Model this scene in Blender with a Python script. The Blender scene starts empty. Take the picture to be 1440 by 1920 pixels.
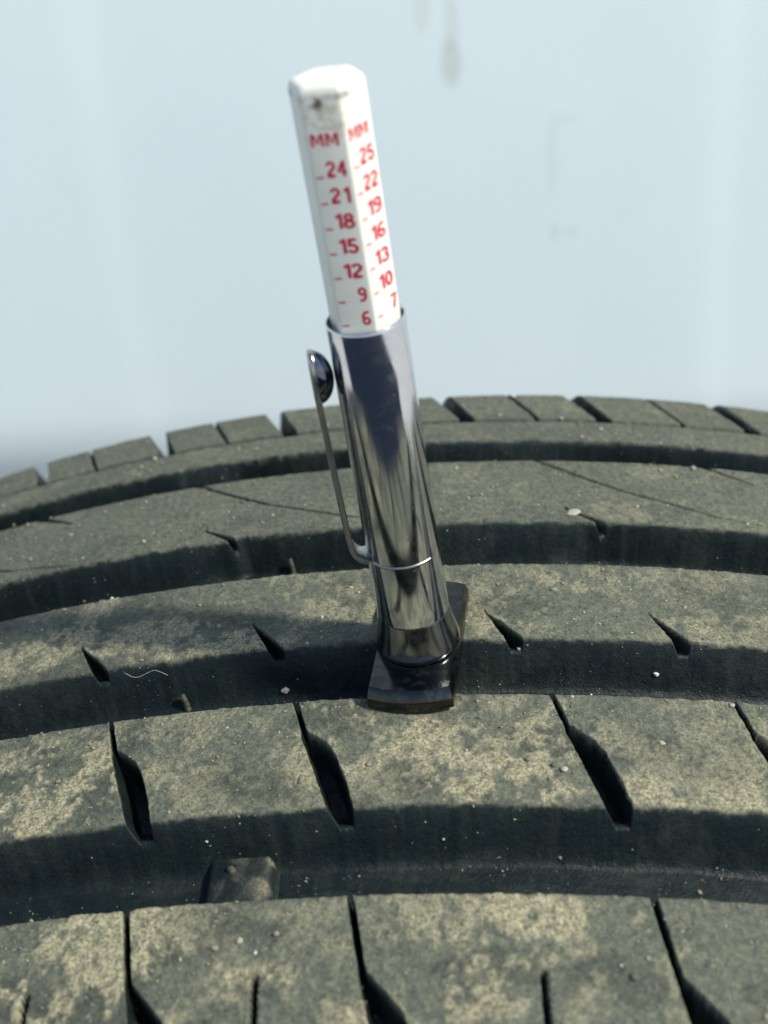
import bpy, math, random
import numpy as np
from mathutils import Matrix, Vector

random.seed(7)
rng = np.random.default_rng(7)
MM = 0.001
R = 300.0                 # tyre outer radius at the crown, mm
ZC = 600.0                # height of the crown above the ground, mm
CROWN = 13.391e-4         # crown curvature of the tread across its width

scene = bpy.context.scene

# ------------------------------------------------------------------ camera
cam_data = bpy.data.cameras.new("camera")
cam = bpy.data.objects.new("camera", cam_data)
scene.collection.objects.link(cam)
cam_data.sensor_fit = 'VERTICAL'
cam_data.sensor_height = 36.0
cam_data.lens = 45.0
cam_data.clip_start = 0.01
cam_data.clip_end = 200.0
c_r = Vector((0.99809717, 0.05231293, -0.03264035))
c_u = Vector((0.0015375, 0.50807558, 0.86131112))
c_f = Vector((-0.06164147, 0.85972238, -0.50702837))
CAM = Vector((-9.126, -174.647, 98.965 + ZC)) * MM
m = Matrix.Identity(4)
for i in range(3):
    m[i][0] = c_r[i]; m[i][1] = c_u[i]; m[i][2] = -c_f[i]; m[i][3] = CAM[i]
cam.matrix_world = m
cam_data.dof.use_dof = True
cam_data.dof.focus_distance = 0.166
cam_data.dof.aperture_fstop = 45.0 / 2.0
scene.camera = cam

# ------------------------------------------------------------------ sky, sun, exposure
SUN_EL = math.radians(50)
SUN_AZ = math.radians(112)         # clockwise from +Y: from the right and a little in front
sun_dir = Vector((math.sin(SUN_AZ) * math.cos(SUN_EL), math.cos(SUN_AZ) * math.cos(SUN_EL), math.sin(SUN_EL)))
world = bpy.data.worlds.new("World")
scene.world = world
world.use_nodes = True
wn = world.node_tree.nodes
sky = wn.new('ShaderNodeTexSky')
sky.sky_type = 'NISHITA'
sky.sun_disc = False
sky.sun_elevation = SUN_EL
sky.sun_rotation = SUN_AZ
world.node_tree.links.new(sky.outputs[0], wn['Background'].inputs[0])
wn['Background'].inputs[1].default_value = 0.13
sun_data = bpy.data.lights.new("sun", 'SUN')
sun_data.energy = 3.5
sun_data.angle = math.radians(4)    # slightly veiled sun
sun_data.color = (1.0, 0.95, 0.86)
sun = bpy.data.objects.new("sun", sun_data)
sun.rotation_euler = sun_dir.to_track_quat('Z', 'Y').to_euler()
scene.collection.objects.link(sun)
scene.view_settings.view_transform = 'Standard'
scene.view_settings.look = 'None'
scene.view_settings.gamma = 1.0
scene.view_settings.use_curve_mapping = False
scene.view_settings.exposure = 0.30

# ------------------------------------------------------------------ helpers
def link(o, parent=None):
    scene.collection.objects.link(o)
    if parent is not None:
        o.parent = parent
    return o

def mesh_obj(name, verts, faces, mat, parent=None, smooth=True, attrs=None):
    me = bpy.data.meshes.new(name)
    v = np.asarray(verts, dtype=np.float32)
    if isinstance(faces, np.ndarray):
        n, k = faces.shape
        me.vertices.add(len(v)); me.vertices.foreach_set('co', v.ravel())
        me.loops.add(n * k); me.loops.foreach_set('vertex_index', faces.astype(np.int32).ravel())
        me.polygons.add(n)
        me.polygons.foreach_set('loop_start', np.arange(0, n * k, k, dtype=np.int32))
        me.polygons.foreach_set('loop_total', np.full(n, k, dtype=np.int32))
        me.update(calc_edges=True)
    else:
        me.from_pydata(v.tolist(), [], faces)
        me.update()
    if smooth:
        me.polygons.foreach_set('use_smooth', np.ones(len(me.polygons), dtype=bool))
    for an, av in (attrs or {}).items():
        a = me.attributes.new(an, 'FLOAT', 'POINT')
        a.data.foreach_set('value', np.asarray(av, dtype=np.float32))
    me.materials.append(mat)
    return link(bpy.data.objects.new(name, me), parent)

def sharpen(o, deg=35):
    o.data.set_sharp_from_angle(angle=math.radians(deg))

def empty(name, mat=None):
    o = bpy.data.objects.new(name, None)
    o.empty_display_size = 0.01
    link(o)
    if mat is not None:
        o.matrix_world = mat
    return o

def tag(o, label=None, cat=None, kind=None):
    if label: o['label'] = label
    if cat: o['category'] = cat
    if kind: o['kind'] = kind
    return o

def lathe(prof, n=64, closed=False):
    """prof: list of (r, z) in mm -> verts (m), faces"""
    prof = np.array(prof, float)
    a = np.arange(n) * 2 * math.pi / n
    v = np.stack([prof[:, 0][:, None] * np.cos(a), prof[:, 0][:, None] * np.sin(a),
                  np.repeat(prof[:, 1][:, None], n, 1)], 2).reshape(-1, 3) * MM
    f = []
    k = len(prof)
    for i in range(k - 1 if not closed else k):
        i2 = (i + 1) % k
        for j in range(n):
            j2 = (j + 1) % n
            f.append((i * n + j, i * n + j2, i2 * n + j2, i2 * n + j))
    return v, f

# smooth value noise on arrays
def _hash(ix, iy, seed):
    h = (ix.astype(np.int64) * 374761393 + iy.astype(np.int64) * 668265263 + seed * 974634777) & 0x7fffffff
    h = ((h ^ (h >> 13)) * 1274126177) & 0x7fffffff
    h = h ^ (h >> 16)
    return (h & 0xffff) / 65535.0

def vnoise(x, y, seed=0):
    ix = np.floor(x); iy = np.floor(y)
    fx = x - ix; fy = y - iy
    fx = fx * fx * fx * (fx * (fx * 6 - 15) + 10); fy = fy * fy * fy * (fy * (fy * 6 - 15) + 10)
    a = _hash(ix, iy, seed); b = _hash(ix + 1, iy, seed)
    c = _hash(ix, iy + 1, seed); d = _hash(ix + 1, iy + 1, seed)
    return (a * (1 - fx) + b * fx) * (1 - fy) + (c * (1 - fx) + d * fx) * fy

def fbm(x, y, octv=5, seed=0, gain=0.52):
    s = 0; amp = 1; tot = 0
    for k in range(octv):
        s = s + amp * vnoise(x + 17.3 * k, y - 9.1 * k, seed + k); tot += amp
        x, y = (x * 0.8 - y * 0.6) * 2.03, (x * 0.6 + y * 0.8) * 2.03; amp *= gain
    return s / tot

def sstep(a, b, x):
    t = np.clip((x - a) / (b - a), 0, 1)
    return t * t * (3 - 2 * t)

def smin(a, b, k):
    h = np.clip(0.5 + 0.5 * (b - a) / k, 0, 1)
    return b * (1 - h) + a * h - k * h * (1 - h)

# ------------------------------------------------------------------ materials
class NT:
    def __init__(s, name):
        s.m = bpy.data.materials.new(name); s.m.use_nodes = True
        s.t = s.m.node_tree; s.b = s.t.nodes['Principled BSDF']
        s.out = s.t.nodes['Material Output']
    def n(s, typ, **kw):
        x = s.t.nodes.new('ShaderNode' + typ)
        for k, v in kw.items(): setattr(x, k, v)
        return x
    def l(s, a, b): s.t.links.new(a, b)
    def coord(s, scale=1.0, out='Object'):
        c = s.n('TexCoord'); mp = s.n('Mapping')
        mp.inputs['Scale'].default_value = (scale,) * 3 if not isinstance(scale, tuple) else scale
        s.l(c.outputs[out], mp.inputs[0]); return mp.outputs[0]
    def noise(s, vec, scale, detail=4, rough=0.55):
        x = s.n('TexNoise'); x.inputs['Scale'].default_value = scale
        x.inputs['Detail'].default_value = detail; x.inputs['Roughness'].default_value = rough
        s.l(vec, x.inputs['Vector']); return x.outputs['Fac']
    def ramp(s, fac, stops):
        x = s.n('ValToRGB'); e = x.color_ramp.elements
        while len(e) < len(stops): e.new(0.5)
        for q, (p, c) in zip(e, stops):
            q.position = p; q.color = c if len(c) == 4 else (*c, 1)
        s.l(fac, x.inputs[0]); return x.outputs[0]
    def math(s, op, a, b=None):
        x = s.n('Math', operation=op)
        for i, q in enumerate((a, b)):
            if q is None: continue
            if isinstance(q, (int, float)): x.inputs[i].default_value = q
            else: s.l(q, x.inputs[i])
        return x.outputs[0]
    def mix(s, fac, a, b):
        x = s.n('Mix', data_type='RGBA')
        for i, q in ((0, fac), (6, a), (7, b)):
            if isinstance(q, (int, float)): x.inputs[i].default_value = q
            elif isinstance(q, tuple): x.inputs[i].default_value = q if len(q) == 4 else (*q, 1)
            else: s.l(q, x.inputs[i])
        return x.outputs[2]
    def bump(s, h, strength, dist):
        x = s.n('Bump'); x.inputs['Strength'].default_value = strength
        x.inputs['Distance'].default_value = dist
        s.l(h, x.inputs['Height']); s.l(x.outputs[0], s.b.inputs['Normal']); return x
    def attr(s, name):
        x = s.n('Attribute'); x.attribute_name = name; return x.outputs['Fac']
    def set(s, **kw):
        for k, v in kw.items():
            s.b.inputs[k.replace('_', ' ')].default_value = v if not (isinstance(v, tuple) and len(v) == 3) else (*v, 1)

def mat_rubber():
    t = NT('dusty_rubber')
    v = t.coord(1000.0)
    dust = t.attr('dust'); clay = t.attr('clay')
    n1 = t.noise(v, 1.1, 6, 0.62)
    n2 = t.noise(v, 3.2, 4, 0.6)
    n3 = t.noise(v, 0.16, 4, 0.55)
    rub = t.mix(n3, (0.005, 0.010, 0.0105), (0.012, 0.020, 0.0205))
    # grey film of dust
    film = t.mix(t.ramp(n1, [(0.33, (0, 0, 0)), (0.68, (1, 1, 1))]), (0.084, 0.099, 0.077), (0.176, 0.182, 0.124))
    ff = t.math('MULTIPLY', dust, t.ramp(n2, [(0.25, (0.62,) * 3), (0.7, (1,) * 3)]))
    col = t.mix(ff, rub, film)
    # pale clay stuck on
    cl = t.mix(t.ramp(n2, [(0.3, (0, 0, 0)), (0.75, (1, 1, 1))]), (0.200, 0.194, 0.122), (0.42, 0.385, 0.245))
    col = t.mix(t.math('MULTIPLY', clay, t.ramp(n1, [(0.3, (0.35,) * 3), (0.5, (1,) * 3)])), col, cl)
    t.l(col, t.b.inputs['Base Color'])
    rr = t.n('MapRange'); rr.inputs[3].default_value = 0.50; rr.inputs[4].default_value = 0.92
    sheen = t.ramp(t.noise(v, 0.33, 3), [(0.42, (0.20,) * 3), (0.62, (0, 0, 0))])
    t.l(t.math('MAXIMUM', ff, clay), rr.inputs[0]); t.l(t.math('SUBTRACT', rr.outputs[0], sheen), t.b.inputs['Roughness'])
    n4 = t.noise(v, 2.8, 8, 0.78)
    pits = t.ramp(n4, [(0.40, (0.36,) * 3), (0.49, (0.95,) * 3), (0.60, (1.55, 1.52, 1.45))])
    mu = t.n('Mix', data_type='RGBA', blend_type='MULTIPLY'); t.l(t.math('ADD', t.math('MULTIPLY', clay, 0.40), 0.55), mu.inputs[0])
    t.l(col, mu.inputs[6]); t.l(pits, mu.inputs[7]); t.l(mu.outputs[2], t.b.inputs['Base Color'])
    h = t.math('ADD', t.math('MULTIPLY', n1, 0.7), t.math('MULTIPLY', n2, 0.45))
    t.bump(h, 0.7, 0.0003)
    t.set(Specular_IOR_Level=0.22)
    return t.m

def mat_carcass():
    t = NT('carcass_rubber')
    v = t.coord(1000.0)
    n = t.noise(v, 0.2, 5)
    t.l(t.ramp(n, [(0.3, (0.018, 0.023, 0.025)), (0.75, (0.06, 0.064, 0.056))]), t.b.inputs['Base Color'])
    t.set(Roughness=0.7)
    t.bump(t.noise(v, 2.0, 3), 0.3, 0.0002)
    return t.m

def mat_grain():
    t = NT('grit')
    a = t.attr('tone')
    t.l(t.ramp(a, [(0.0, (0.10, 0.10, 0.08)), (0.45, (0.27, 0.245, 0.165)), (0.85, (0.42, 0.39, 0.29)), (1.0, (0.62, 0.62, 0.57))]), t.b.inputs['Base Color'])
    t.set(Roughness=0.9)
    return t.m

def mat_chrome(name, base=(0.68, 0.69, 0.70), rough=0.10, scratch=0.25, dust=0.0):
    t = NT(name)
    v = t.coord(1000.0)
    t.set(Metallic=1.0, Base_Color=base)
    st = t.coord((900.0, 900.0, 90.0))
    nz = t.noise(st, 1.6, 4)
    sm = t.noise(v, 0.45, 4)
    spots = t.ramp(t.noise(v, 2.4, 2), [(0.68, (0, 0, 0)), (0.76, (1, 1, 1))])
    grime = t.ramp(sm, [(0.45, (0, 0, 0)), (0.75, (0.3,) * 3)])
    t.l(t.mix(grime, base, tuple(q * 0.62 for q in base)), t.b.inputs['Base Color'])
    rr = t.n('MapRange'); rr.inputs[1].default_value = 0.3; rr.inputs[2].default_value = 0.8
    rr.inputs[3].default_value = rough * 0.7; rr.inputs[4].default_value = rough * 1.7
    t.l(t.math('ADD', sm, t.math('MULTIPLY', spots, 0.5)), rr.inputs[0]); t.l(rr.outputs[0], t.b.inputs['Roughness'])
    if dust:
        # dried dust and specks lying on the metal
        dn = t.noise(v, 0.55, 7, 0.7)
        df = t.ramp(dn, [(0.5, (0, 0, 0)), (0.66, (dust,) * 3)])
        t.l(t.mix(df, t.mix(grime, base, tuple(q * 0.62 for q in base)), (0.20, 0.195, 0.14)), t.b.inputs['Base Color'])
        t.l(t.math('SUBTRACT', 1.0, df), t.b.inputs['Metallic'])
    t.bump(t.math('ADD', t.math('MULTIPLY', nz, 0.5), t.math('MULTIPLY', spots, 0.6)), scratch, 0.00004)
    return t.m

def mat_stick(p1, p2):
    t = NT('white_plastic')
    v = t.coord(1000.0)
    n = t.noise(v, 0.35, 5)
    n2 = t.noise(v, 1.3, 5)
    col = t.mix(t.ramp(n, [(0.4, (0, 0, 0)), (0.75, (0.5,) * 3)]), (0.84, 0.83, 0.72), (0.70, 0.68, 0.55))
    # handling grime near the upper end
    sep = t.n('SeparateXYZ'); t.l(v, sep.inputs[0])
    band = t.n('MapRange'); band.inputs[1].default_value = 67.0; band.inputs[2].default_value = 73.5
    t.l(sep.outputs[2], band.inputs[0])
    top = t.n('MapRange'); top.inputs[1].default_value = 74.7; top.inputs[2].default_value = 73.5
    t.l(sep.outputs[2], top.inputs[0])
    g = t.math('MULTIPLY', t.math('MULTIPLY', band.outputs[0], top.outputs[0]), t.ramp(n2, [(0.50, (0, 0, 0)), (0.72, (0.5,) * 3)]))
    col = t.mix(g, col, (0.36, 0.32, 0.22))
    # dark line of grime under the rim
    d = t.n('MapRange'); d.inputs[1].default_value = 0.0; d.inputs[2].default_value = 0.55
    d.inputs[3].default_value = 1.0; d.inputs[4].default_value = 0.0
    t.l(t.math('ABSOLUTE', t.math('SUBTRACT', sep.outputs[2], 73.5)), d.inputs[0])
    g2 = t.math('MULTIPLY', d.outputs[0], t.ramp(n, [(0.52, (0, 0, 0)), (0.64, (0.75,) * 3)]))
    col = t.mix(g2, col, (0.13, 0.12, 0.09))
    for pt, rad, amt, cc in ((p2, 3.0, 0.55, (0.50, 0.45, 0.30)), (p1, 1.1, 0.95, (0.10, 0.09, 0.06))):
        vd = t.n('VectorMath', operation='DISTANCE'); t.l(v, vd.inputs[0]); vd.inputs[1].default_value = pt
        mr = t.n('MapRange', interpolation_type='SMOOTHSTEP'); mr.inputs[1].default_value = rad; mr.inputs[2].default_value = rad * 0.25
        mr.inputs[3].default_value = 0.0; mr.inputs[4].default_value = amt
        t.l(vd.outputs['Value'], mr.inputs[0])
        col = t.mix(t.math('MULTIPLY', mr.outputs[0], t.ramp(n2, [(0.40, (0, 0, 0)), (0.58, (1,) * 3)])), col, cc)
    t.l(col, t.b.inputs['Base Color'])
    t.set(Roughness=0.38)
    t.b.inputs['Subsurface Weight'].default_value = 0.2
    t.b.inputs['Subsurface Radius'].default_value = (0.0050, 0.0042, 0.0032)
    t.bump(n2, 0.15, 0.0001)
    return t.m

def mat_ink():
    t = NT('red_ink')
    v = t.coord(1000.0)
    t.l(t.mix(t.noise(v, 2.2, 3), (0.55, 0.006, 0.04), (0.66, 0.02, 0.07)), t.b.inputs['Base Color'])
    t.set(Roughness=0.5)
    return t.m

def mat_panel():
    t = NT('white_paint')
    c = t.n('TexCoord')
    v = t.coord(1000.0)
    sep = t.n('SeparateXYZ'); t.l(v, sep.inputs[0])
    X, Z = sep.outputs[0], sep.outputs[2]
    col = t.mix(t.noise(v, 0.012, 4), (0.605, 0.692, 0.70), (0.65, 0.73, 0.735))
    def spot(cx, cz, rx, rz, amt, colr, prev):
        a = t.math('POWER', t.math('DIVIDE', t.math('SUBTRACT', X, cx), rx), 2.0)
        b = t.math('POWER', t.math('DIVIDE', t.math('SUBTRACT', Z, cz), rz), 2.0)
        q = t.math('ADD', a, b)
        r = t.n('MapRange', interpolation_type='SMOOTHSTEP')
        r.inputs[1].default_value = 1.0; r.inputs[2].default_value = 0.3
        r.inputs[3].default_value = 0.0; r.inputs[4].default_value = amt
        t.l(q, r.inputs[0])
        return t.mix(t.math('MULTIPLY', r.outputs[0], t.ramp(t.noise(v, 0.12, 3), [(0.25, (0.6,) * 3), (0.6, (1,) * 3)])), prev, colr)
    col = spot(-11.4, 203, 4.5, 27, 0.32, (0.42, 0.43, 0.36), col)
    col = spot(-11.9, 191, 6.8, 13, 0.36, (0.38, 0.40, 0.33), col)
    col = spot(-25, 216, 5, 14, 0.35, (0.50, 0.52, 0.42), col)
    col = spot(36.7, 146, 4, 24, 0.2, (0.46, 0.52, 0.53), col)
    col = spot(42, 164, 8, 4, 0.16, (0.46, 0.52, 0.53), col)
    col = spot(38.3, 110, 3.5, 6, 0.28, (0.40, 0.45, 0.46), col)
    col = spot(46.3, 109.8, 3.5, 4, 0.28, (0.40, 0.45, 0.46), col)
    col = spot(103, 190, 36, 130, 0.25, (0.66, 0.72, 0.64), col)  # soft yellow-green highlight painted beside the right crease
    t.l(col, t.b.inputs['Base Color'])
    t.set(Roughness=0.42)
    return t.m

def mat_simple(name, c1, c2, scale, rough, bump=0.0, bd=0.001):
    t = NT(name)
    v = t.coord(1000.0)
    n = t.noise(v, scale, 5)
    t.l(t.mix(n, c1, c2), t.b.inputs['Base Color'])
    t.set(Roughness=rough)
    if bump: t.bump(n, bump, bd)
    return t.m

RUB = mat_rubber(); CARC = mat_carcass(); GRIT = mat_grain()
CHROME = mat_chrome('chrome', dust=0.03)
CLIPM = mat_chrome('worn_chrome', (0.40, 0.39, 0.36), 0.26, 0.3)
DIMP = mat_chrome('dimple_reflect_dark', (0.13, 0.145, 0.18), 0.12, 0.2)  # dark bluish reflection put into the dimple's base colour
COLLAR = mat_chrome('chrome_reflect_dark', (0.27, 0.275, 0.285), 0.12, 0.2, 0.06)  # chrome darkened in its colour, in place of dark surroundings to mirror
PLATE = mat_chrome('gunmetal_reflect_dark', (0.050, 0.052, 0.053), 0.13, 0.35, 0.16)  # dark metal, its colour also deepened for a missing dark reflection
INK = mat_ink(); PANEL = mat_panel()
REFLDARK = mat_simple('reflection_dark', (0.008, 0.014, 0.028), (0.017, 0.025, 0.042), 0.25, 0.9, 0.5, 0.002)  # dark colour of the added sheet mirrored in the chrome
CONC = mat_simple('concrete', (0.50, 0.50, 0.48), (0.60, 0.595, 0.57), 0.05, 0.9, 0.4, 0.002)
REFLDARK.node_tree.nodes['Principled BSDF'].inputs['Specular IOR Level'].default_value = 0.08
UNDER = mat_simple('underbody_black', (0.015, 0.016, 0.018), (0.03, 0.03, 0.032), 0.05, 0.8)
FIBRE = mat_simple('pale_fibre', (0.55, 0.54, 0.48), (0.66, 0.65, 0.60), 1.0, 0.7)

# ------------------------------------------------------------------ setting
s = 30000.0
g = mesh_obj('ground', np.array([(-s, -s, 0), (s, -s, 0), (s, s, 0), (-s, s, 0)]) * MM, [(0, 1, 2, 3)], CONC, smooth=False)
tag(g, kind='structure')
v = np.array([(-1700, -3600, 4), (1500, -3600, 4), (1550, -430, 4), (-1650, -430, 4)]) * MM
g = mesh_obj('dark_reflection_patch', v, [(0, 1, 2, 3)], REFLDARK, smooth=False); tag(g, kind='structure')  # unseen dark sheet, added so the barrel mirrors something dark

# white vehicle side panel behind the tyre: pressed creases, rolled lower edge
PANEL_YAW, PANEL_LEAN = math.radians(5), math.radians(10)
def build_panel():
    # local frame: x along the panel, z up the sheet, -y towards the tyre
    xs = np.concatenate([np.arange(-1300, -300, 25), np.arange(-300, 300, 2.5), np.arange(300, 1301, 25)]).astype(float)
    path = [(80.0, -16.0), (44.0, -17.0), (27.0, -16.0)]
    for a in np.linspace(0, 90, 17)[1:]:
        path.append((27 - 27 * math.sin(math.radians(a)), 26 - 42 * math.cos(math.radians(a))))
    for z in np.concatenate([np.arange(34, 300, 8.0), np.arange(300, 900, 40.0)]):
        path.append((0.0, z))
    path.append((14.0, 908.0)); path.append((400.0, 930.0))
    P = np.array(path)
    X, K = np.meshgrid(xs, np.arange(len(P)))
    Z = P[K, 1]; Y = P[K, 0]
    xc = np.interp(Z, [-20, 40, 80, 123, 171, 234, 400], [-166, -171.2, -175.2, -178.5, -182.3, -184.3, -188])   # curved crease
    Y = Y + 0.55 * sstep(-12, 10, X - xc) - 0.6 * sstep(-140, -12, X - xc) - 0.6 * sstep(6, 90, X - xc)
    xr = 122 - 2.0 * Z / 220.0                                   # upright crease at the right
    Y = Y + 0.6 * sstep(-10, 10, X - xr) - 0.7 * sstep(-80, -10, X - xr)
    Y = Y + 1.0 * (fbm(X / 160, Z / 160, 3, 5) - 0.5)
    V = np.stack([X, Y, Z], 2).reshape(-1, 3) * MM
    n = len(xs)
    i, j = np.meshgrid(np.arange(len(P) - 1), np.arange(n - 1), indexing='ij')
    a = (i * n + j).ravel()
    F = np.stack([a, a + 1, a + n + 1, a + n], 1)
    o = mesh_obj('vehicle_panel', V, F, PANEL)
    o.matrix_world = Matrix.Translation((0, 0.425, (ZC - 215) * MM)) @ Matrix.Rotation(PANEL_YAW, 4, 'Z') @ Matrix.Rotation(-PANEL_LEAN, 4, 'X')
    tag(o, 'smooth white painted vehicle panel, blurred, with faint creases and a dirt streak', 'panel')
    x0, x1, ya, yb, za, zt = -1290., 1290., 46., 900., -15.0, 880.
    v = np.array([(x0, ya, za), (x1, ya, za), (x1, yb, za), (x0, yb, za), (x0, ya, zt), (x1, ya, zt), (x1, yb, zt), (x0, yb, zt)]) * MM
    mesh_obj('underbody', v, [(0, 3, 2, 1), (4, 5, 6, 7), (0, 1, 5, 4), (1, 2, 6, 5), (2, 3, 7, 6), (3, 0, 4, 7)], UNDER, o, smooth=False)
build_panel()

# ------------------------------------------------------------------ the tyre
# tread coordinates: u across the tread (mm, away from the camera), s along the circumference (mm)
GROOVES = [(-75.31, -63.86, 6.8), (-46.80, -36.56, 6.8), (-20.31, -9.39, 6.8), (9.94, 17.72, 6.0)]
SA = [-98.0, -73.0, -48.4, -22.2, 11.6, 35.0, 60.0, 92.0]
SB = [-105.0, -81.0, -56.0, -31.0, 1.9, 24.8, 48.5, 73.0]
SC = [-113.0, -88.6, -63.6, -38.4, -6.2, 16.0, 39.5, 65.0, 97.0]
SD = [-105.6, -49.6, 6.4, 62.4]
SF = [-111.0, -87.3, -62.5, -39.6, -8.0, 15.9, 41.8, 66.0, 90.0]
SFS = [-100.0, -76.8, -51.4, -24.0, 4.0, 29.4, 53.5, 78.0]

def interp(u, pts):
    us, vs = zip(*pts)
    return np.interp(u, us, vs)

def slot(h, u, s, s0, left, right, u0, u1, depth, ramp=0.38, soft=None):
    """cut a slot whose left/right edges are piecewise linear in u (offsets from s0)"""
    lo, hi = s0 + min(min(v for _, v in left), min(v for _, v in right)) - 1, s0 + max(max(v for _, v in left), max(v for _, v in right)) + 1
    mk = (s > lo) & (s < hi) & (u > u0 - 1) & (u < u1 + 1)
    if not mk.any(): return
    uu = u[mk]; ss = s[mk]
    nick = 0.16 * (fbm(uu / 1.2, uu * 0 + s0, 3, 33) - 0.5)
    sl = ss - s0 - interp(uu, left) + nick; sr = s0 + interp(uu, right) - ss + nick
    end = np.minimum(uu - u0, u1 - uu) * 1.5 + 0.2
    dd = depth if not isinstance(depth, list) else interp(uu, depth)
    d = dd * np.clip(np.minimum(np.minimum(sl / (soft or ramp), sr / ramp), end / ramp), 0, 1)
    h[mk] = np.minimum(h[mk], -d)

def tread_height(u, s):
    """radial offset of the tread surface in mm (0 on the rib tops)"""
    h = np.zeros_like(u)
    wob = (vnoise(s / 9.0, u * 0 + 3.3, 11) - 0.5)
    ph = np.zeros_like(s)
    for k in range(len(SD) - 1):
        q = (s - SD[k] - 5) / (SD[k + 1] - SD[k])
        ph = np.where((q >= 0) & (q < 1), q, ph)
    for i, (a, b, D) in enumerate(GROOVES):
        w0 = 1.0
        w1 = 2.3 + 0.5 * wob
        if i >= 2: w1 = 1.1 + 2.0 * ph ** 1.5 * (1 - sstep(0.86, 1.0, ph)) + 0.4 * wob
        edge = 0.12 * wob + 0.22 * (fbm(s / 1.6, u * 0 + i, 3, 19) - 0.5)
        near_edge = 0.22 * (fbm(s / 1.4, u * 0 + 7 + i, 3, 29) - 0.5)
        if i >= 2:
            for s0 in SD:
                q = s - s0 - (5.6 if i == 2 else -8.0)
                edge = edge + (1.1 if i == 2 else 0.7) * (1.0 if s0 < 0 else 0.2) * sstep(-1.6, 1.6, q) * np.exp(-np.clip(q, 0, None) / 7.0)
        t = smin((u - a - near_edge) / w0, (b + edge - u) / w1, 0.25)
        t = -smin(-t, -t * 0.0 - 0.0, 0.24)           # rounded upper edge
        t = smin(t, np.ones_like(t), 0.40)            # fillet at the floor
        h = np.minimum(h, -D * np.clip(t, 0, 1))
    # narrow groove before the shoulder
    t = np.minimum(u - 25.6, 27.0 - u)
    h = np.minimum(h, -2.6 * np.clip(t / 0.5, 0, 1))
    # near shoulder blocks
    for s0 in SA:
        slot(h, u, s, s0, [(-110, 6.0), (-92, 3.2), (-85.2, 1.5), (-84.2, 1.3), (-75, -0.55)], [(-110, 10.0), (-92, 7.8), (-88.5, 6.4), (-86.2, 4.2), (-84.2, 2.25), (-75, 0.35)], -112, -73.5, 5.0, 0.42, 0.85)
    for s0 in (-84.0, -58.6, -32.2, -1.0, 24.0, 48.0):
        slot(h, u, s, s0, [(-100, 0.3), (-84, -0.38)], [(-100, 1.2), (-84, 0.38)], -104, -84.2, 2.2, 0.32)
    # blocks of the second rib
    for s0 in SB:
        slot(h, u, s, s0, [(-67.5, 6.6), (-65.5, 5.9), (-53.0, 1.35), (-52.0, 1.2), (-46.0, -0.6)], [(-67.5, 9.2), (-65.5, 9.1), (-60, 7.5), (-56.0, 6.0), (-54.4, 5.0), (-53.1, 3.5), (-52.0, 2.05), (-46.0, 0.2)], -66.6, -46.0, [(-66.6, 2.2), (-64.2, 2.6), (-61, 5.0), (-46, 5.0)], 0.42, 1.2)
    # notches of the middle rib
    for s0 in SC:
        slot(h, u, s, s0, [(-39.0, 3.7), (-36.5, 2.5), (-31.2, -0.2)], [(-39.0, 5.9), (-36.5, 5.0), (-34, 2.8), (-31.2, 0.1)], -38.0, -30.8, [(-38.0, 1.5), (-36.6, 1.9), (-35, 3.0), (-31, 2.4)], 0.42, 0.6)
    # long sipes and notches of the fourth rib
    for s0 in SD:
        slot(h, u, s, s0, [(-12.5, 6.0), (-9.4, 4.2), (-5.7, -0.3)], [(-12.5, 8.2), (-9.4, 6.2), (-7.4, 3.0), (-5.7, 0.3)], -10.6, -5.2, 2.2, 0.4, 0.6)
        z = s0 - 3.9
        ctr = [(-8.6, 37.5), (-6.9, 30.5), (-6.2, 27.0), (-1.0, 15.7), (0.3, 13.0), (5, 6.2), (10.2, -0.3)]
        slot(h, u, s, z, [(a_, b_ - 0.55) for a_, b_ in ctr], [(a_, b_ + 0.55) for a_, b_ in ctr], -8.6, 10.5, 1.6, 0.34)
        slot(h, u, s, z, [(5.4, 34.2), (10.4, 25.2)], [(5.4, 34.6), (10.4, 27.6)], 5.4, 10.6, 2.4, 0.4)
    # far shoulder blocks
    for s0 in SF:
        slot(h, u, s, s0, [(26.4, -1.6), (44, -9.1)], [(26.4, 1.2), (44, -5.7)], 26.0, 60.0, 4.8, 1.2)
    for s0 in SFS:
        slot(h, u, s, s0, [(26.4, -0.40), (44, -7.6)], [(26.4, 0.40), (44, -6.8)], 26.0, 41.5, 1.8, 0.36)
    # rounded shoulders
    h = h - 0.55 * np.clip(u - 38.0, 0, None) ** 1.75 * 0.35
    h = h - 0.14 * np.clip(-104 - u, 0, None) ** 1.8
    return h

def to_xyz(u, s, h):
    r = R - CROWN * u * u + h
    th = s / R
    return np.stack([r * np.sin(th), u, r * np.cos(th) - R + ZC], -1) * MM

tyre = empty('tyre', Matrix.Translation((0, -0.035, 0)))
tag(tyre, 'dusty worn black car tyre with grooved tread, standing below the gauge', 'tyre')
INV = np.array([0, 0.035, 0])

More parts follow.
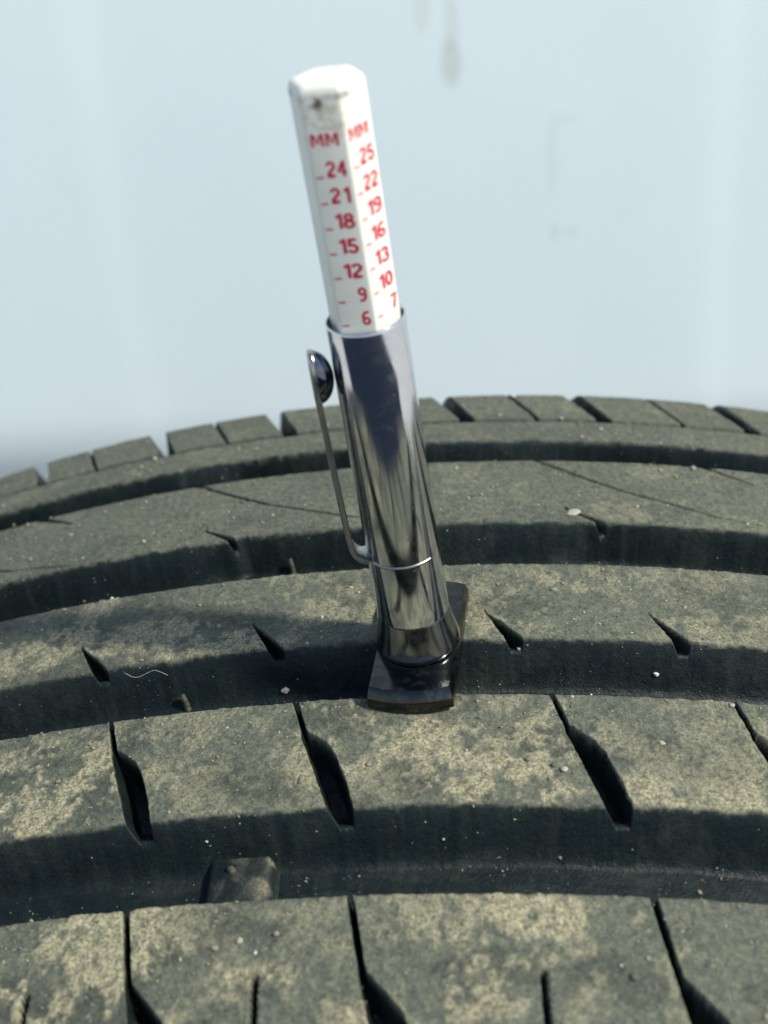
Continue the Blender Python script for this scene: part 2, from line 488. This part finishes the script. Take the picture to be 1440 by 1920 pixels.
S0, S1 = -112.0, 108.0
def shear(u):
    return np.interp(u, [-112, -92, -84, -75, -66, -53, -46, -38, -30, -14, 12, 26, 46], [14.5, 9.6, 6.6, 4.8, 3.5, -1.4, -4.0, -7.4, -12.0, -20.0, -42.0, -49.0, -57.2]) + 12.0
mids = [(a + b) / 2 for a, b, _ in GROOVES]
NAMES = {1: 'tread_block', 2: 'tread_block', 3: 'tread_rib', 4: 'tread_rib', 5: 'tread_rib', 6: 'shoulder_block', 10: 'groove_floor'}
PIECES = {}
def columns(centres, lo, hi, fine):
    """s columns, dense where slots run"""
    x = S0; out = []
    while x < S1:
        out.append(x)
        d = any(c + lo < x < c + hi for c in centres)
        x += fine if d else 0.26
    out.append(S1)
    return np.array(out)
def zone(u0, u1, du, cen, lo, hi, fine, gid, starts=None, line=None):
    us = np.linspace(u0, u1, int(round((u1 - u0) / du)) + 1)
    ss = columns([c for c in cen if -100 < c < 78], lo, hi, fine)
    Ug, Sg = np.meshgrid(us, ss, indexing='ij')
    Sg = Sg + shear(Ug)
    Hg = tread_height(Ug, Sg)
    # dust and clay lie on the rib tops; their edges are ragged
    n_lo = fbm(Sg / 7.0, Ug / 6.0, 5, 21)
    n_md = fbm(Sg / 2.2, Ug / 2.2, 4, 41)
    n_hi = vnoise(Sg / 0.45, Ug / 0.45, 61)
    n_gr = fbm(Sg / 0.9, Ug / 0.9, 3, 71)
    base_h = -(0.55 * np.clip(Ug - 38.0, 0, None) ** 1.75 * 0.35)
    dep = np.clip(base_h - Hg, 0, None)
    rag = dep + (0.55 * (n_md - 0.5) + 0.55 * (n_gr - 0.5)) * sstep(0.0, 0.22, dep)
    dust = np.clip(1 - sstep(0.10, 0.55, rag), 0, 1) * (dep < 1.2)
    wallfilm = (0.02 * sstep(0.45, 0.7, n_md) + 0.07 * sstep(0.60, 0.68, fbm(Sg / 9, Ug / 2.5, 3, 77))) * (dep < 7) + 0.05 * sstep(0.58, 0.75, fbm(Sg / 1.3, Ug / 2.0, 3, 57))
    dust = np.maximum(dust, wallfilm)
    near = 1 - sstep(-55, 12, Ug)                      # the nearer ribs carry more clay
    thr = 0.565 - 0.085 * near
    clay = sstep(thr - 0.06, thr + 0.15, n_lo * 0.50 + n_md * 0.28 + n_gr * 0.22)
    cake = np.zeros_like(Ug)
    for cu_, cs_, ru, rs, am in ((-58, -64, 9, 15, 1.0), (-34.0, -41, 4.5, 6, 1.5), (-82, -62, 9, 16, 0.8), (-58, -2, 9, 10, 0.55), (-83, -8, 9, 14, 0.6), (-28, -64, 6, 14, 0.6), (-26, 2, 5, 10, 0.6), (-55, 38, 8, 12, 0.5)):
        cake = np.maximum(cake, am * np.exp(-((Ug - cu_) / ru) ** 2 - ((Sg - cs_) / rs) ** 2))
    clay = clay * (0.50 + 0.75 * sstep(0.40, 0.62, fbm(Sg / 24 + 3, Ug / 13, 3, 151)))
    clay = np.clip(clay * (0.70 + 0.6 * cake) + sstep(0.50, 0.545, n_lo * 0.40 + n_md * 0.3 + n_gr * 0.30) * cake * 0.7, 0, 1)
    clay = clay * np.clip(1 - (rag - 0.05) / 0.3, 0, 1) * (dep < 0.9) * (0.35 + 0.65 * near)
    topm = np.clip(1 - dep / 0.3, 0, 1)
    lift = clay * (0.10 + 0.34 * (n_gr - 0.45)) + topm * (0.09 * (n_hi - 0.5) + 0.12 * (n_md - 0.5) + 0.10 * (n_gr - 0.5))
    bare = sstep(0.50, 0.62, fbm(Sg / 8 + 9, Ug / 5, 4, 91))
    dust = dust * (1 - 0.34 * (0.45 + 0.55 * near) * bare * (dep < 0.5))
    XYZ = to_xyz(Ug, Sg, Hg + lift).reshape(-1, 3) + INV
    n = len(ss)
    ii, jj = np.meshgrid(np.arange(len(us) - 1), np.arange(n - 1), indexing='ij')
    A0 = (ii * n + jj).ravel()
    F = np.stack([A0, A0 + 1, A0 + n + 1, A0 + n], 1)
    uc = Ug.ravel()[A0] + 0.5 * (us[1] - us[0]); sc = 0.5 * (Sg.ravel()[A0] + Sg.ravel()[A0 + 1]); hc = Hg.ravel()[A0]
    grp = np.full(len(A0), gid)
    if starts is not None:
        grp = gid + np.searchsorted(np.array(starts), sc - interp(uc, line))
    for i, (a, b, D) in enumerate(GROOVES):
        grp[(uc > a) & (uc < b) & (hc < -0.93 * D)] = 1000 + i
    df, cf = dust.ravel(), clay.ravel()
    for q in np.unique(grp):
        f = F[grp == q]
        idx, inv = np.unique(f.ravel(), return_inverse=True)
        PIECES.setdefault(int(q), []).append((XYZ[idx], inv.reshape(f.shape), df[idx], cf[idx]))
zone(-112, -92, 0.5, SA, -4, 5, 0.13, 100, SA, [(-112, 8.5), (-92, 5.7), (-86.5, 2.9), (-84.2, 2.0), (-75, 0)])
zone(-92, mids[0], 0.19, [c - shear(-84) for c in SA], 0.2, 7.5, 0.09, 100, SA, [(-112, 8.5), (-92, 5.7), (-86.5, 2.9), (-84.2, 2.0), (-75, 0)])
zone(mids[0], mids[1], 0.18, [c - shear(-53) for c in SB], 0.2, 7.0, 0.08, 200, SB, [(-67, 8), (-60, 5.6), (-55, 3.7), (-52, 1.7), (-46, -0.15)])
zone(mids[1], mids[2], 0.19, [c - shear(-34) for c in SC], -0.5, 4.5, 0.09, 300)
zone(mids[2], mids[3], 0.19, [c - shear(-8) for c in SD], -1.5, 7.5, 0.10, 400)
zone(mids[3], 26.3, 0.22, [], 0, 0, 0.26, 500)
zone(26.3, 46, 0.25, [c - shear(26.4) for c in SF], -2.0, 2.0, 0.13, 600, SF, [(26.4, -0.1), (44, -7.25)])
for q in sorted(PIECES):
    V = []; F = []; D_ = []; C_ = []; off = 0
    for v, f, d, c in PIECES[q]:
        V.append(v); F.append(f + off); D_.append(d); C_.append(c); off += len(v)
    mesh_obj(NAMES[q // 100], np.concatenate(V), np.concatenate(F), RUB, tyre, attrs={'dust': np.concatenate(D_), 'clay': np.concatenate(C_)})

# the rest of the ring, sidewalls and beads: one turned carcass
def build_carcass():
    pr = []
    for u in np.concatenate([np.arange(-112, 46, 1.0), [45.72]]):
        pr.append((float(u), None))
    uu = np.array([p[0] for p in pr])
    hh = tread_height(uu, np.full_like(uu, 84.0))
    prof_u = uu; prof_r = R - CROWN * uu * uu + hh
    rA, rB = prof_r[0], prof_r[-1]
    th = np.linspace(0, 1, 260)
    TH, K = np.meshgrid(th, np.arange(len(uu)), indexing='ij')
    TH = (S1 + (S0 + 2 * math.pi * R - S1) * TH + shear(prof_u[K])) / R
    V = np.stack([prof_r[K] * np.sin(TH), prof_u[K], prof_r[K] * np.cos(TH) - R + ZC], -1).reshape(-1, 3) * MM + INV
    n = len(uu)
    i, j = np.meshgrid(np.arange(len(th) - 1), np.arange(n - 1), indexing='ij')
    a = (i * n + j).ravel()
    F = np.stack([a, a + 1, a + n + 1, a + n], 1)
    # sidewall profile, near bead -> outside -> ... -> far bead -> inside
    side = [(-112, rA), (-116, rA - 5), (-122, rA - 16), (-128, rA - 38), (-127, rA - 60), (-119, rA - 78), (-112, rA - 88), (-104, rA - 93),
            (-98, rA - 88), (-108, rA - 70), (-116, rA - 45), (-108, rA - 20), (-60, 281), (0, 284), (30, 281), (46, rB - 24),
            (52, rB - 48), (44, rB - 72), (34, rB - 90), (40, rB - 95), (48, rB - 90), (56, rB - 78), (63, rB - 60), (63, rB - 38), (57, rB - 16), (50, rB - 5), (uu[-1], rB)]
    side = np.array(side)
    t2 = np.linspace(0, 2 * math.pi, 401)[:-1]
    TH, K = np.meshgrid(t2, np.arange(len(side)), indexing='ij')
    V2 = np.stack([side[K, 1] * np.sin(TH), side[K, 0], side[K, 1] * np.cos(TH) - R + ZC], -1).reshape(-1, 3) * MM + INV
    n2 = len(side); f2 = []
    for i in range(400):
        for j in range(n2 - 1):
            a_, b_ = i * n2 + j, ((i + 1) % 400) * n2 + j
            f2.append((a_, b_, b_ + 1, a_ + 1))
    f2 = np.array(f2)
    mesh_obj('carcass', np.concatenate([V, V2]), np.concatenate([F, f2 + len(V)]), CARC, tyre)
build_carcass()

# wear indicator bar with its moulded nub in the nearest groove; moulding nubs in the next ones
def surf_frame(u, s, h):
    o = to_xyz(np.array(u), np.array(s), np.array(h))
    th = s / R
    nz = Vector((math.sin(th), 0, math.cos(th))); ny = Vector((0, 1, 0)); nx = ny.cross(nz)
    ny = (ny + nz * (-2 * CROWN * u)).normalized(); nz = nx.cross(ny)
    mt = Matrix.Identity(4)
    for i in range(3):
        mt[i][0], mt[i][1], mt[i][2], mt[i][3] = nx[i], ny[i], nz[i], o[i]
    return mt

def pillow_block(name, w, d, hgt, bev, mat, parent, nseg=22, attrs=None):
    """rounded block, top displaced by dirt"""
    x = np.linspace(-w / 2 - bev, w / 2 + bev, nseg); y = np.linspace(-d / 2 - bev, d / 2 + bev, nseg)
    X, Y = np.meshgrid(x, y, indexing='ij')
    Z = hgt * sstep(0, bev, w / 2 + bev - np.abs(X)) * sstep(0, bev, d / 2 + bev - np.abs(Y)) + 0.10 * (fbm(X / 1.6, Y / 1.6, 3, 5) - 0.5)
    V = np.stack([X, Y, Z], -1).reshape(-1, 3) * MM
    i, j = np.meshgrid(np.arange(nseg - 1), np.arange(nseg - 1), indexing='ij')
    a = (i * nseg + j).ravel()
    F = np.stack([a, a + nseg, a + nseg + 1, a + 1], 1)
    nn = fbm(X / 2.2 + 4, Y / 2.2, 3, 15).ravel()
    return mesh_obj(name, V, F, mat, parent, attrs={'dust': np.clip((0.10 + 0.35 * sstep(0.4, 0.65, nn) + 0.3 * (X.ravel() / w)) * sstep(0.8, 1.5, Z.ravel()), 0, 1), 'clay': 0.5 * sstep(0.2, 0.5, X.ravel() / w) * sstep(0.42, 0.6, nn)})

def nub(u, s, h, r, hgt, parent_matrix_inv=None, parent=None):
    prof = [(r * 1.5, -0.3), (r * 1.15, 0.12), (r, hgt * 0.6), (r * 0.75, hgt * 0.95), (0.001, hgt)]
    v, f = lathe(prof, 14)
    o = mesh_obj('moulding_nub', v, f, RUB, None, attrs={'dust': np.full(len(v), 0.45), 'clay': np.full(len(v), 0.1)})
    o.parent = parent
    o.matrix_world = surf_frame(u, s, h)
    return o
bpy.context.view_layer.update()
bar = pillow_block('wear_bar', 6.6, 8.6, 1.6, 1.3, RUB, None, 44)
bar.parent = tyre
bar.matrix_world = surf_frame(-67.2, -37.0, -6.8)
bpy.context.view_layer.update()
nub(-67.2, -38.0, -5.05, 0.42, 0.55, parent=bar)
nub(-38.9, -48.4, -6.5, 0.42, 2.7, parent=tyre)
nub(-10.6, -36.1, -6.6, 0.38, 2.9, parent=tyre)

# loose grit lying on the tread: uncountable, one piece
def build_grit():
    n = 26000
    u = rng.uniform(-91, 38, n); s_ = rng.uniform(-110, 80, n)
    dens = fbm(s_ / 6.0, u / 6.0, 4, 121)
    h = tread_height(u, s_)
    top = h > -0.4
    keep = np.where(top, rng.uniform(0, 1, n) < np.clip((dens - 0.28) * 2.2, 0.08, 1), rng.uniform(0, 1, n) < np.clip((dens - 0.40) * 3.2, 0.04, 0.95))
    u, s_, h = u[keep], s_[keep], h[keep]; n = len(u)
    size = np.clip(0.068 * np.exp(rng.normal(0, 0.62, n)), 0.03, 0.45)
    size = size * np.where(h > -0.4, 1, 0.75)
    P = to_xyz(u, s_, h + size * 0.35) / MM
    t = (1 + 5 ** 0.5) / 2
    ico = np.array([(-1, t, 0), (1, t, 0), (-1, -t, 0), (1, -t, 0), (0, -1, t), (0, 1, t), (0, -1, -t), (0, 1, -t), (t, 0, -1), (t, 0, 1), (-t, 0, -1), (-t, 0, 1)]) / 1.9
    icf = np.array([(0, 11, 5), (0, 5, 1), (0, 1, 7), (0, 7, 10), (0, 10, 11), (1, 5, 9), (5, 11, 4), (11, 10, 2), (10, 7, 6), (7, 1, 8), (3, 9, 4), (3, 4, 2), (3, 2, 6), (3, 6, 8), (3, 8, 9), (4, 9, 5), (2, 4, 11), (6, 2, 10), (8, 6, 7), (9, 8, 1)])
    shp = ico[None] * rng.uniform(0.65, 1.35, (n, 12, 1)) * rng.uniform(0.6, 1.4, (n, 1, 3)) * np.array([1, 1, 0.7])
    V = (P[:, None, :] + shp * size[:, None, None]) * MM + INV
    F = (icf[None] + (np.arange(n) * 12)[:, None, None]).reshape(-1, 3)
    tone = np.repeat(np.clip(rng.normal(0.42, 0.24, n), 0, 1), 12)
    o = mesh_obj('grit', V.reshape(-1, 3), F, GRIT, tyre, smooth=False, attrs={'tone': tone})
    o['kind'] = 'stuff'
build_grit()

# ------------------------------------------------------------------ the tread depth gauge
GU, GS = -39.7, -14.75
def build_gauge():
    a = Vector(to_xyz(np.array(-50.0), np.array(GS), np.array(0.1))); b = Vector(to_xyz(np.array(-27.0), np.array(GS), np.array(0.1)))
    yv = (b - a).normalized()
    t = (GU + 50.0) / 23.0
    B = a.lerp(b, t)
    LIFT = 1.0
    n0 = Vector((math.sin(GS / R), 0, math.cos(GS / R))); n0 = (n0 - yv * n0.dot(yv)).normalized()
    x0 = yv.cross(n0)
    lam, bet = math.radians(3.2), math.radians(1.5)
    d = n0 * math.cos(lam) - x0 * math.sin(lam)
    d = (d * math.cos(bet) + yv * math.sin(bet)).normalized()
    xx = yv.cross(d).normalized(); yy = d.cross(xx)
    mt = Matrix.Identity(4)
    for i in range(3):
        mt[i][0], mt[i][1], mt[i][2], mt[i][3] = xx[i], yy[i], d[i], B[i] + d[i] * LIFT * MM
    gauge = empty('tread_depth_gauge', mt)
    tag(gauge, 'chrome pen-shaped tread depth gauge with white hexagonal scale, standing across a groove', 'depth gauge')
    vc = mt.inverted() @ CAM
    phc = math.atan2(vc.y, vc.x)                    # side of the gauge that faces the viewer

    # base plate: long rounded bar across the groove, arched ends, bevelled rim
    def plate_outline(w, l, k):
        pts = []
        hw, hl = w / 2, l / 2
        for q in np.linspace(-1, 1, 13): pts.append((q * hw, -hl - k * (1 - q * q)))
        for q in np.linspace(-1, 1, 13): pts.append((-q * hw, hl + k * (1 - q * q)))
        return np.array(pts)
    rings = [(10.5, 21.3, 1.0, -1.05), (10.9, 21.7, 1.0, -0.8), (10.9, 21.7, 1.0, 0.45), (10.7, 21.5, 1.0, 0.7), (10.3, 20.6, 0.9, 1.8), (10.1, 20.2, 0.9, 2.0)]
    V = []; F = []; yaw = math.radians(-5.5)
    for w, l, k, z in rings:
        o = plate_outline(w, l, k); V += [(x * math.cos(yaw) - y * math.sin(yaw), x * math.sin(yaw) + y * math.cos(yaw) + 1.15, z) for x, y in o]
    n = 26
    for i in range(len(rings) - 1):
        for j in range(n): F.append((i * n + j, i * n + (j + 1) % n, (i + 1) * n + (j + 1) % n, (i + 1) * n + j))
    F.append(tuple(range(n))[::-1]); F.append(tuple((len(rings) - 1) * n + j for j in range(n)))
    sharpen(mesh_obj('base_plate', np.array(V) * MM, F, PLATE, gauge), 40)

    # flared collar and barrel
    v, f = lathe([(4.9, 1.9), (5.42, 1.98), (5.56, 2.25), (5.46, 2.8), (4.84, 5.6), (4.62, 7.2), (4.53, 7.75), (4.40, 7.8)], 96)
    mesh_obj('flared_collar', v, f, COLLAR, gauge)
    v, f = lathe([(4.40, 7.3), (4.60, 7.34), (4.61, 7.5), (4.60, 9.0), (4.56, 16), (4.53, 26), (4.50, 40), (4.48, 48.1), (4.43, 48.45), (4.34, 48.5), (4.26, 48.3), (4.26, 34)], 128)
    mesh_obj('barrel', v, f, CHROME, gauge)

    # pocket clip: ring round the barrel, bracket, blade, dimple
    cs = []
    for i in range(97):
        al = 2 * math.pi * i / 96
        r0, r1 = 4.48, 4.68
        cs.append([(r0, 16.80), (r1, 16.87), (r1 + 0.02, 17.0), (r1, 17.13), (r0, 17.2)])
    V = []; F = []
    # open band: from the bracket on the left round the front, ending short of the right side
    for i in range(97):
        al = math.radians(165 + 155 * i / 96)
        for r_, z_ in cs[i]: V.append((r_ * math.cos(al), r_ * math.sin(al), z_))
    for i in range(96):
        for j in range(4):
            F.append((i * 5 + j, (i + 1) * 5 + j, (i + 1) * 5 + j + 1, i * 5 + j + 1))
    F.append((0, 1, 2, 3, 4)); F.append((484, 483, 482, 481, 480))
    path = [(-4.5, 16.9, 3.4), (-5.0, 16.95, 3.4), (-5.5, 17.3, 3.4), (-6.0, 18.0, 3.3), (-6.3, 18.9, 3.2), (-6.42, 20.5, 3.0), (-6.58, 28, 2.8), (-6.72, 36, 2.6), (-6.78, 39.6, 3.0), (-6.78, 41, 3.6), (-6.76, 43.2, 3.7), (-6.72, 44.6, 3.2), (-6.62, 45.3, 2.2), (-6.5, 45.6, 1.0)]
    rot = math.radians(13)          # the clip sits a little towards the viewer on the left
    def rz(p):
        x, y, z = p
        return (x * math.cos(rot) - y * math.sin(rot), x * math.sin(rot) + y * math.cos(rot), z)
    V2 = []; F2 = []
    th = 0.72
    for i, (x, z, w) in enumerate(path):
        p0 = path[max(i - 1, 0)]; p1 = path[min(i + 1, len(path) - 1)]
        tx, tz = p1[0] - p0[0], p1[1] - p0[1]; L = math.hypot(tx, tz); nx, nz = -tz / L, tx / L
        for sx, sy in ((1, -1), (1, -0.8), (1, 0.8), (1, 1), (-1, 1), (-1, 0.8), (-1, -0.8), (-1, -1)):
            k = th / 2 if abs(sy) < 0.9 else th * 0.28
            V2.append(rz((x + sx * nx * k, sy * w / 2, z + sx * nz * k)))
    for i in range(len(path) - 1):
        for j in range(8): F2.append((i * 8 + j, i * 8 + (j + 1) % 8, (i + 1) * 8 + (j + 1) % 8, (i + 1) * 8 + j))
    F2.append(tuple(range(8))); F2.append(tuple((len(path) - 1) * 8 + j for j in range(8))[::-1])
    clip = mesh_obj('pocket_clip', np.array(V2) * MM, F2, CLIPM, gauge); sharpen(clip, 45)
    mesh_obj('clip_ring', np.array(V) * MM, F, CLIPM, clip)
    V3 = []; F3 = []
    na, nb = 28, 12
    for i in range(nb + 1):
        el = (math.pi / 2) * i / nb
        for j in range(na):
            al = 2 * math.pi * j / na
            V3.append(rz((-6.6 + 2.05 * math.sin(el), 1.7 * math.cos(el) * math.cos(al), 42.3 + 3.3 * math.cos(el) * math.sin(al))))
    for i in range(nb):
        for j in range(na): F3.append((i * na + j, i * na + (j + 1) % na, (i + 1) * na + (j + 1) % na, (i + 1) * na + j))
    mesh_obj('clip_dimple', np.array(V3) * MM, F3, DIMP, clip)
    # worn bright plating lump inside the clip's bend
    # measuring stick: hexagonal white rod
    ra = 4.03
    beta = math.radians(14.8)
    ph0 = phc - beta                                # normal of the face with the even numbers
    def hex_ring(a_, rr, z):
        pts = []
        for k in range(6):
            va = ph0 + math.radians(30 + 60 * k)
            c = np.array([math.cos(va), math.sin(va)]) * (a_ - rr * 2 / math.sqrt(3))
            for q in np.linspace(-30, 30, 5):
                pts.append((c[0] + rr * math.cos(va + math.radians(q)), c[1] + rr * math.sin(va + math.radians(q)), z))
        return pts
    TOP = 74.7
    V = []
    zs = [(34.0, 0, 0.45), (50.0, 0, 0.45), (66.0, 0.0, 0.45), (TOP - 1.1, 0.0, 0.5), (TOP - 0.6, 0.06, 0.6), (TOP - 0.22, 0.26, 0.7), (TOP - 0.03, 0.62, 0.8), (TOP, 1.1, 0.9), (TOP - 0.05, 1.9, 0.8), (TOP - 0.16, 2.6, 0.4)]
    for z, ins, rr in zs: V += hex_ring(ra - ins, rr, z)
    n = 30; F = []
    for i in range(len(zs) - 1):
        for j in range(n): F.append((i * n + j, i * n + (j + 1) % n, (i + 1) * n + (j + 1) % n, (i + 1) * n + j))
    F.append(tuple((len(zs) - 1) * n + j for j in range(n)))
    fn = Vector((math.cos(ph0), math.sin(ph0), 0)); fr = Vector((-math.sin(ph0), math.cos(ph0), 0)); ap0 = ra * math.cos(math.radians(30))
    STICK = mat_stick(tuple(fn * ap0 + fr * (-0.10 * ra) + Vector((0, 0, TOP - 1.6))), tuple(fn * ap0 + fr * (0.05 * ra) + Vector((0, 0, TOP - 3.6))))
    stick = mesh_obj('measuring_stick', np.array(V) * MM, F, STICK, gauge); sharpen(stick, 50)

    # printed scale
    apo = ra * math.cos(math.radians(30)) + 0.012
    def face_frame(k):
        ph = ph0 + math.radians(60 * k)
        nrm = Vector((math.cos(ph), math.sin(ph), 0)); right = Vector((-math.sin(ph), math.cos(ph), 0))
        return nrm, right
    # stroke-drawn condensed bold characters
    HW = 0.088
    def arc(cx, cy, rx, ry, a0, a1, n=14):
        return [(cx + rx * math.cos(math.radians(a0 + (a1 - a0) * i / n)), cy + ry * math.sin(math.radians(a0 + (a1 - a0) * i / n))) for i in range(n + 1)]
    GL = {'0': [arc(.28, .5, .19, .42, 0, 360, 24)],
          '1': [[(.13, .76), (.28, .83), (.345, .93)], [(.39, 0), (.39, 1)]],
          '2': [arc(.29, .70, .205, .22, 172, -25) + [(.10, .19), (.085, .075), (.53, .075)]],
          '3': [arc(.28, .735, .19, .185, 165, -85), arc(.28, .30, .215, .22, 88, -165)],
          '4': [[(.42, 0), (.42, 1)], [(.36, .90), (.09, .31), (.345, .31)], [(.495, .31), (.57, .31)]],
          '5': [[(.51, .925), (.16, .925), (.115, .52)] + arc(.285, .32, .215, .245, 125, -165)],
          '6': [arc(.30, .29, .205, .215, 0, 360, 22), arc(.37, .47, .285, .45, 176, 62)],
          '9': [arc(.30, .71, .205, .215, 0, 360, 22), arc(.23, .53, .285, .45, -4, -118)],
          '7': [[(.07, .925), (.50, .925), (.40, .66), (.30, .30), (.265, 0)]],
          '8': [arc(.30, .735, .18, .185, 0, 360, 20), arc(.30, .285, .215, .21, 0, 360, 22)],
          'M': [[(.08, 0), (.08, 1)], [(.165, .93), (.36, .22), (.555, .93)], [(.64, 0), (.64, 1)]]}
    def text_mesh(txt):
        co = []; fs = []; x = 0.0
        for ch in txt:
            for si, pl in enumerate(GL[ch]):
                closed = math.dist(pl[0], pl[-1]) < 1e-6
                pts = pl[:-1] if closed else pl
                n = len(pts); b0 = len(co)
                for i, (px, py) in enumerate(pts):
                    if closed: q0, q1 = pts[i - 1], pts[(i + 1) % n]
                    else: q0, q1 = pts[max(i - 1, 0)], pts[min(i + 1, n - 1)]
                    tx, ty = q1[0] - q0[0], q1[1] - q0[1]; L = math.hypot(tx, ty); nx, ny = -ty / L, tx / L
                    mit = 1.0
                    if 0 < i < n - 1 or closed:
                        ax, ay = px - q0[0], py - q0[1]; la = math.hypot(ax, ay) or 1
                        mit = min(1 / max(abs((-ay / la) * nx + (ax / la) * ny), 0.5), 1.6)
                    hw = HW * (0.88 if ch == 'M' else 1.08)
                    for sg in (1, -1):
                        co.append((x + px + sg * nx * hw * mit, py + sg * ny * hw * mit, 0.004 * si))
                for i in range(n if closed else n - 1):
                    j = (i + 1) % n
                    fs.append((b0 + 2 * i, b0 + 2 * i + 1, b0 + 2 * j + 1, b0 + 2 * j))
            x += {'1': 0.52, 'M': 0.82}.get(ch, 0.66)
        co = np.array(co); mn, mx = co.min(0), co.max(0)
        out = co.copy(); out[:, 0] = (co[:, 0] - mn[0]) / (mx[0] - mn[0])
        return out, fs
    def put(name, uv, fs, k, t0, t1, z0, z1):
        nrm, right = face_frame(k)
        V = [nrm * (apo + (q[2] if len(q) > 2 else 0.0)) + right * ((t0 + (t1 - t0) * q[0] - 0.5) * ra) + Vector((0, 0, z0 + (z1 - z0) * q[1])) for q in uv]
        return mesh_obj(name, np.array([tuple(q) for q in V]) * MM, fs, INK, stick, smooth=False)
    quad = (np.array([(0, 0), (1, 0), (1, 1), (0, 1)], float), [(0, 1, 2, 3)])
    PIT = 2.745
    def column(k, nums, z_first, mmz, tl):
        uv, fs = text_mesh('MM'); put('unit_mark', uv, fs, k, *mmz)
        for i, nm in enumerate(nums):
            z = z_first - PIT * i
            jx = random.uniform(-0.008, 0.008)
            put('scale_tick', *quad, k, tl[0] + jx, tl[1] + jx, z, z + 0.20)
            if nm is None: continue
            uv, fs = text_mesh(nm)
            t0, t1 = (tl[2], tl[3]) if len(nm) == 2 else (tl[3] - 0.235, tl[3] + 0.01)
            if nm == '7': t0, t1 = tl[3] - 0.2, tl[3] + 0.04
            put('printed_number', uv, fs, k, t0 + jx, t1 + jx, z + 0.10, z + 1.72)
    column(0, ['24', '21', '18', '15', '12', '9', '6'], 65.5, (0.10, 0.80, 68.75, 70.05), (0.09, 0.28, 0.36, 0.88))
    column(1, ['25', '22', '19', '16', '13', '10', '7', None], 66.05, (0.10, 0.80, 68.85, 70.15), (0.10, 0.30, 0.36, 0.90))
    return gauge
build_gauge()

# a pale fibre caught on the groove wall
def build_fibre():
    pts = [(-36.85, -56.3), (-37.15, -54.9), (-37.0, -53.0), (-36.95, -52.0), (-37.05, -51.2), (-37.3, -50.2)]
    cu = bpy.data.curves.new('pale_fibre', 'CURVE'); cu.dimensions = '3D'; cu.bevel_depth = 0.000022; cu.bevel_resolution = 2
    sp = cu.splines.new('BEZIER'); sp.bezier_points.add(len(pts) - 1)
    for bp, (u, s_) in zip(sp.bezier_points, pts):
        h = tread_height(np.array([u]), np.array([s_]))
        bp.co = Vector(to_xyz(np.array(u), np.array(s_), h[0] + 0.25)); bp.handle_left_type = bp.handle_right_type = 'AUTO'
    tmp = link(bpy.data.objects.new('pale_fibre', cu))
    bpy.context.view_layer.update()
    me = bpy.data.meshes.new_from_object(tmp.evaluated_get(bpy.context.evaluated_depsgraph_get()))
    bpy.data.objects.remove(tmp); bpy.data.curves.remove(cu)
    me.name = 'pale_fibre'; me.materials.clear(); me.materials.append(FIBRE)
    o = link(bpy.data.objects.new('pale_fibre', me))
    tag(o, 'thin pale curled fibre stuck on the groove wall left of the gauge', 'fibre')
build_fibre()

# a few separate bits caught in the tread
def stone(name, u, s_, size, flat, seed, mat, label, cat, lift=0.25, tilt=0.0):
    r_ = np.random.default_rng(seed)
    n_, m_ = 7, 10
    V = [(0, 0, 1)]
    for i in range(1, n_):
        for j in range(m_):
            a_, b_ = math.pi * i / n_, 2 * math.pi * j / m_
            k = r_.uniform(0.72, 1.15)
            V.append((k * math.sin(a_) * math.cos(b_), k * 0.72 * math.sin(a_) * math.sin(b_), k * math.cos(a_)))
    V.append((0, 0, -1))
    F = [(0, 1 + j, 1 + (j + 1) % m_) for j in range(m_)]
    for i in range(n_ - 2):
        for j in range(m_):
            a_ = 1 + i * m_
            F.append((a_ + j, a_ + m_ + j, a_ + m_ + (j + 1) % m_, a_ + (j + 1) % m_))
    e = len(V) - 1; a_ = 1 + (n_ - 2) * m_
    F += [(e, a_ + (j + 1) % m_, a_ + j) for j in range(m_)]
    V = np.array(V) * np.array([1, 1, flat]) * size * MM
    o = mesh_obj(name, V, F, mat)
    h = float(tread_height(np.array([u]), np.array([s_]))[0])
    o.matrix_world = surf_frame(u, s_, h + lift) @ Matrix.Rotation(tilt, 4, 'X') @ Matrix.Rotation(r_.uniform(-0.6, 0.6), 4, 'Z')
    sharpen(o, 40)
    tag(o, label, cat)
PALE = mat_simple('pale_stone', (0.52, 0.53, 0.48), (0.68, 0.69, 0.64), 0.9, 0.85, 0.4, 0.0002)
BUFF = mat_simple('buff_stone', (0.30, 0.29, 0.21), (0.44, 0.42, 0.32), 0.9, 0.9, 0.4, 0.0002)
stone('pebble', -38.0, 16.7, 0.42, 0.8, 3, PALE, 'tiny white pebble on the groove wall to the right of the gauge', 'pebble', 0.2, 1.0)
stone('pebble', -38.6, -34.1, 0.62, 0.5, 5, BUFF, 'small buff pebble low in the groove to the left of the gauge', 'pebble', 0.3, 0.9)
stone('pebble', -54.6, 14.9, 0.48, 0.6, 8, BUFF, 'round buff pebble on the near tread block at the right', 'pebble', 0.2)
stone('rubber_flake', -6.9, 7.6, 1.15, 0.16, 12, BUFF, 'pale flake lifting beside the notch of the far rib, right of the gauge', 'flake', 0.18)
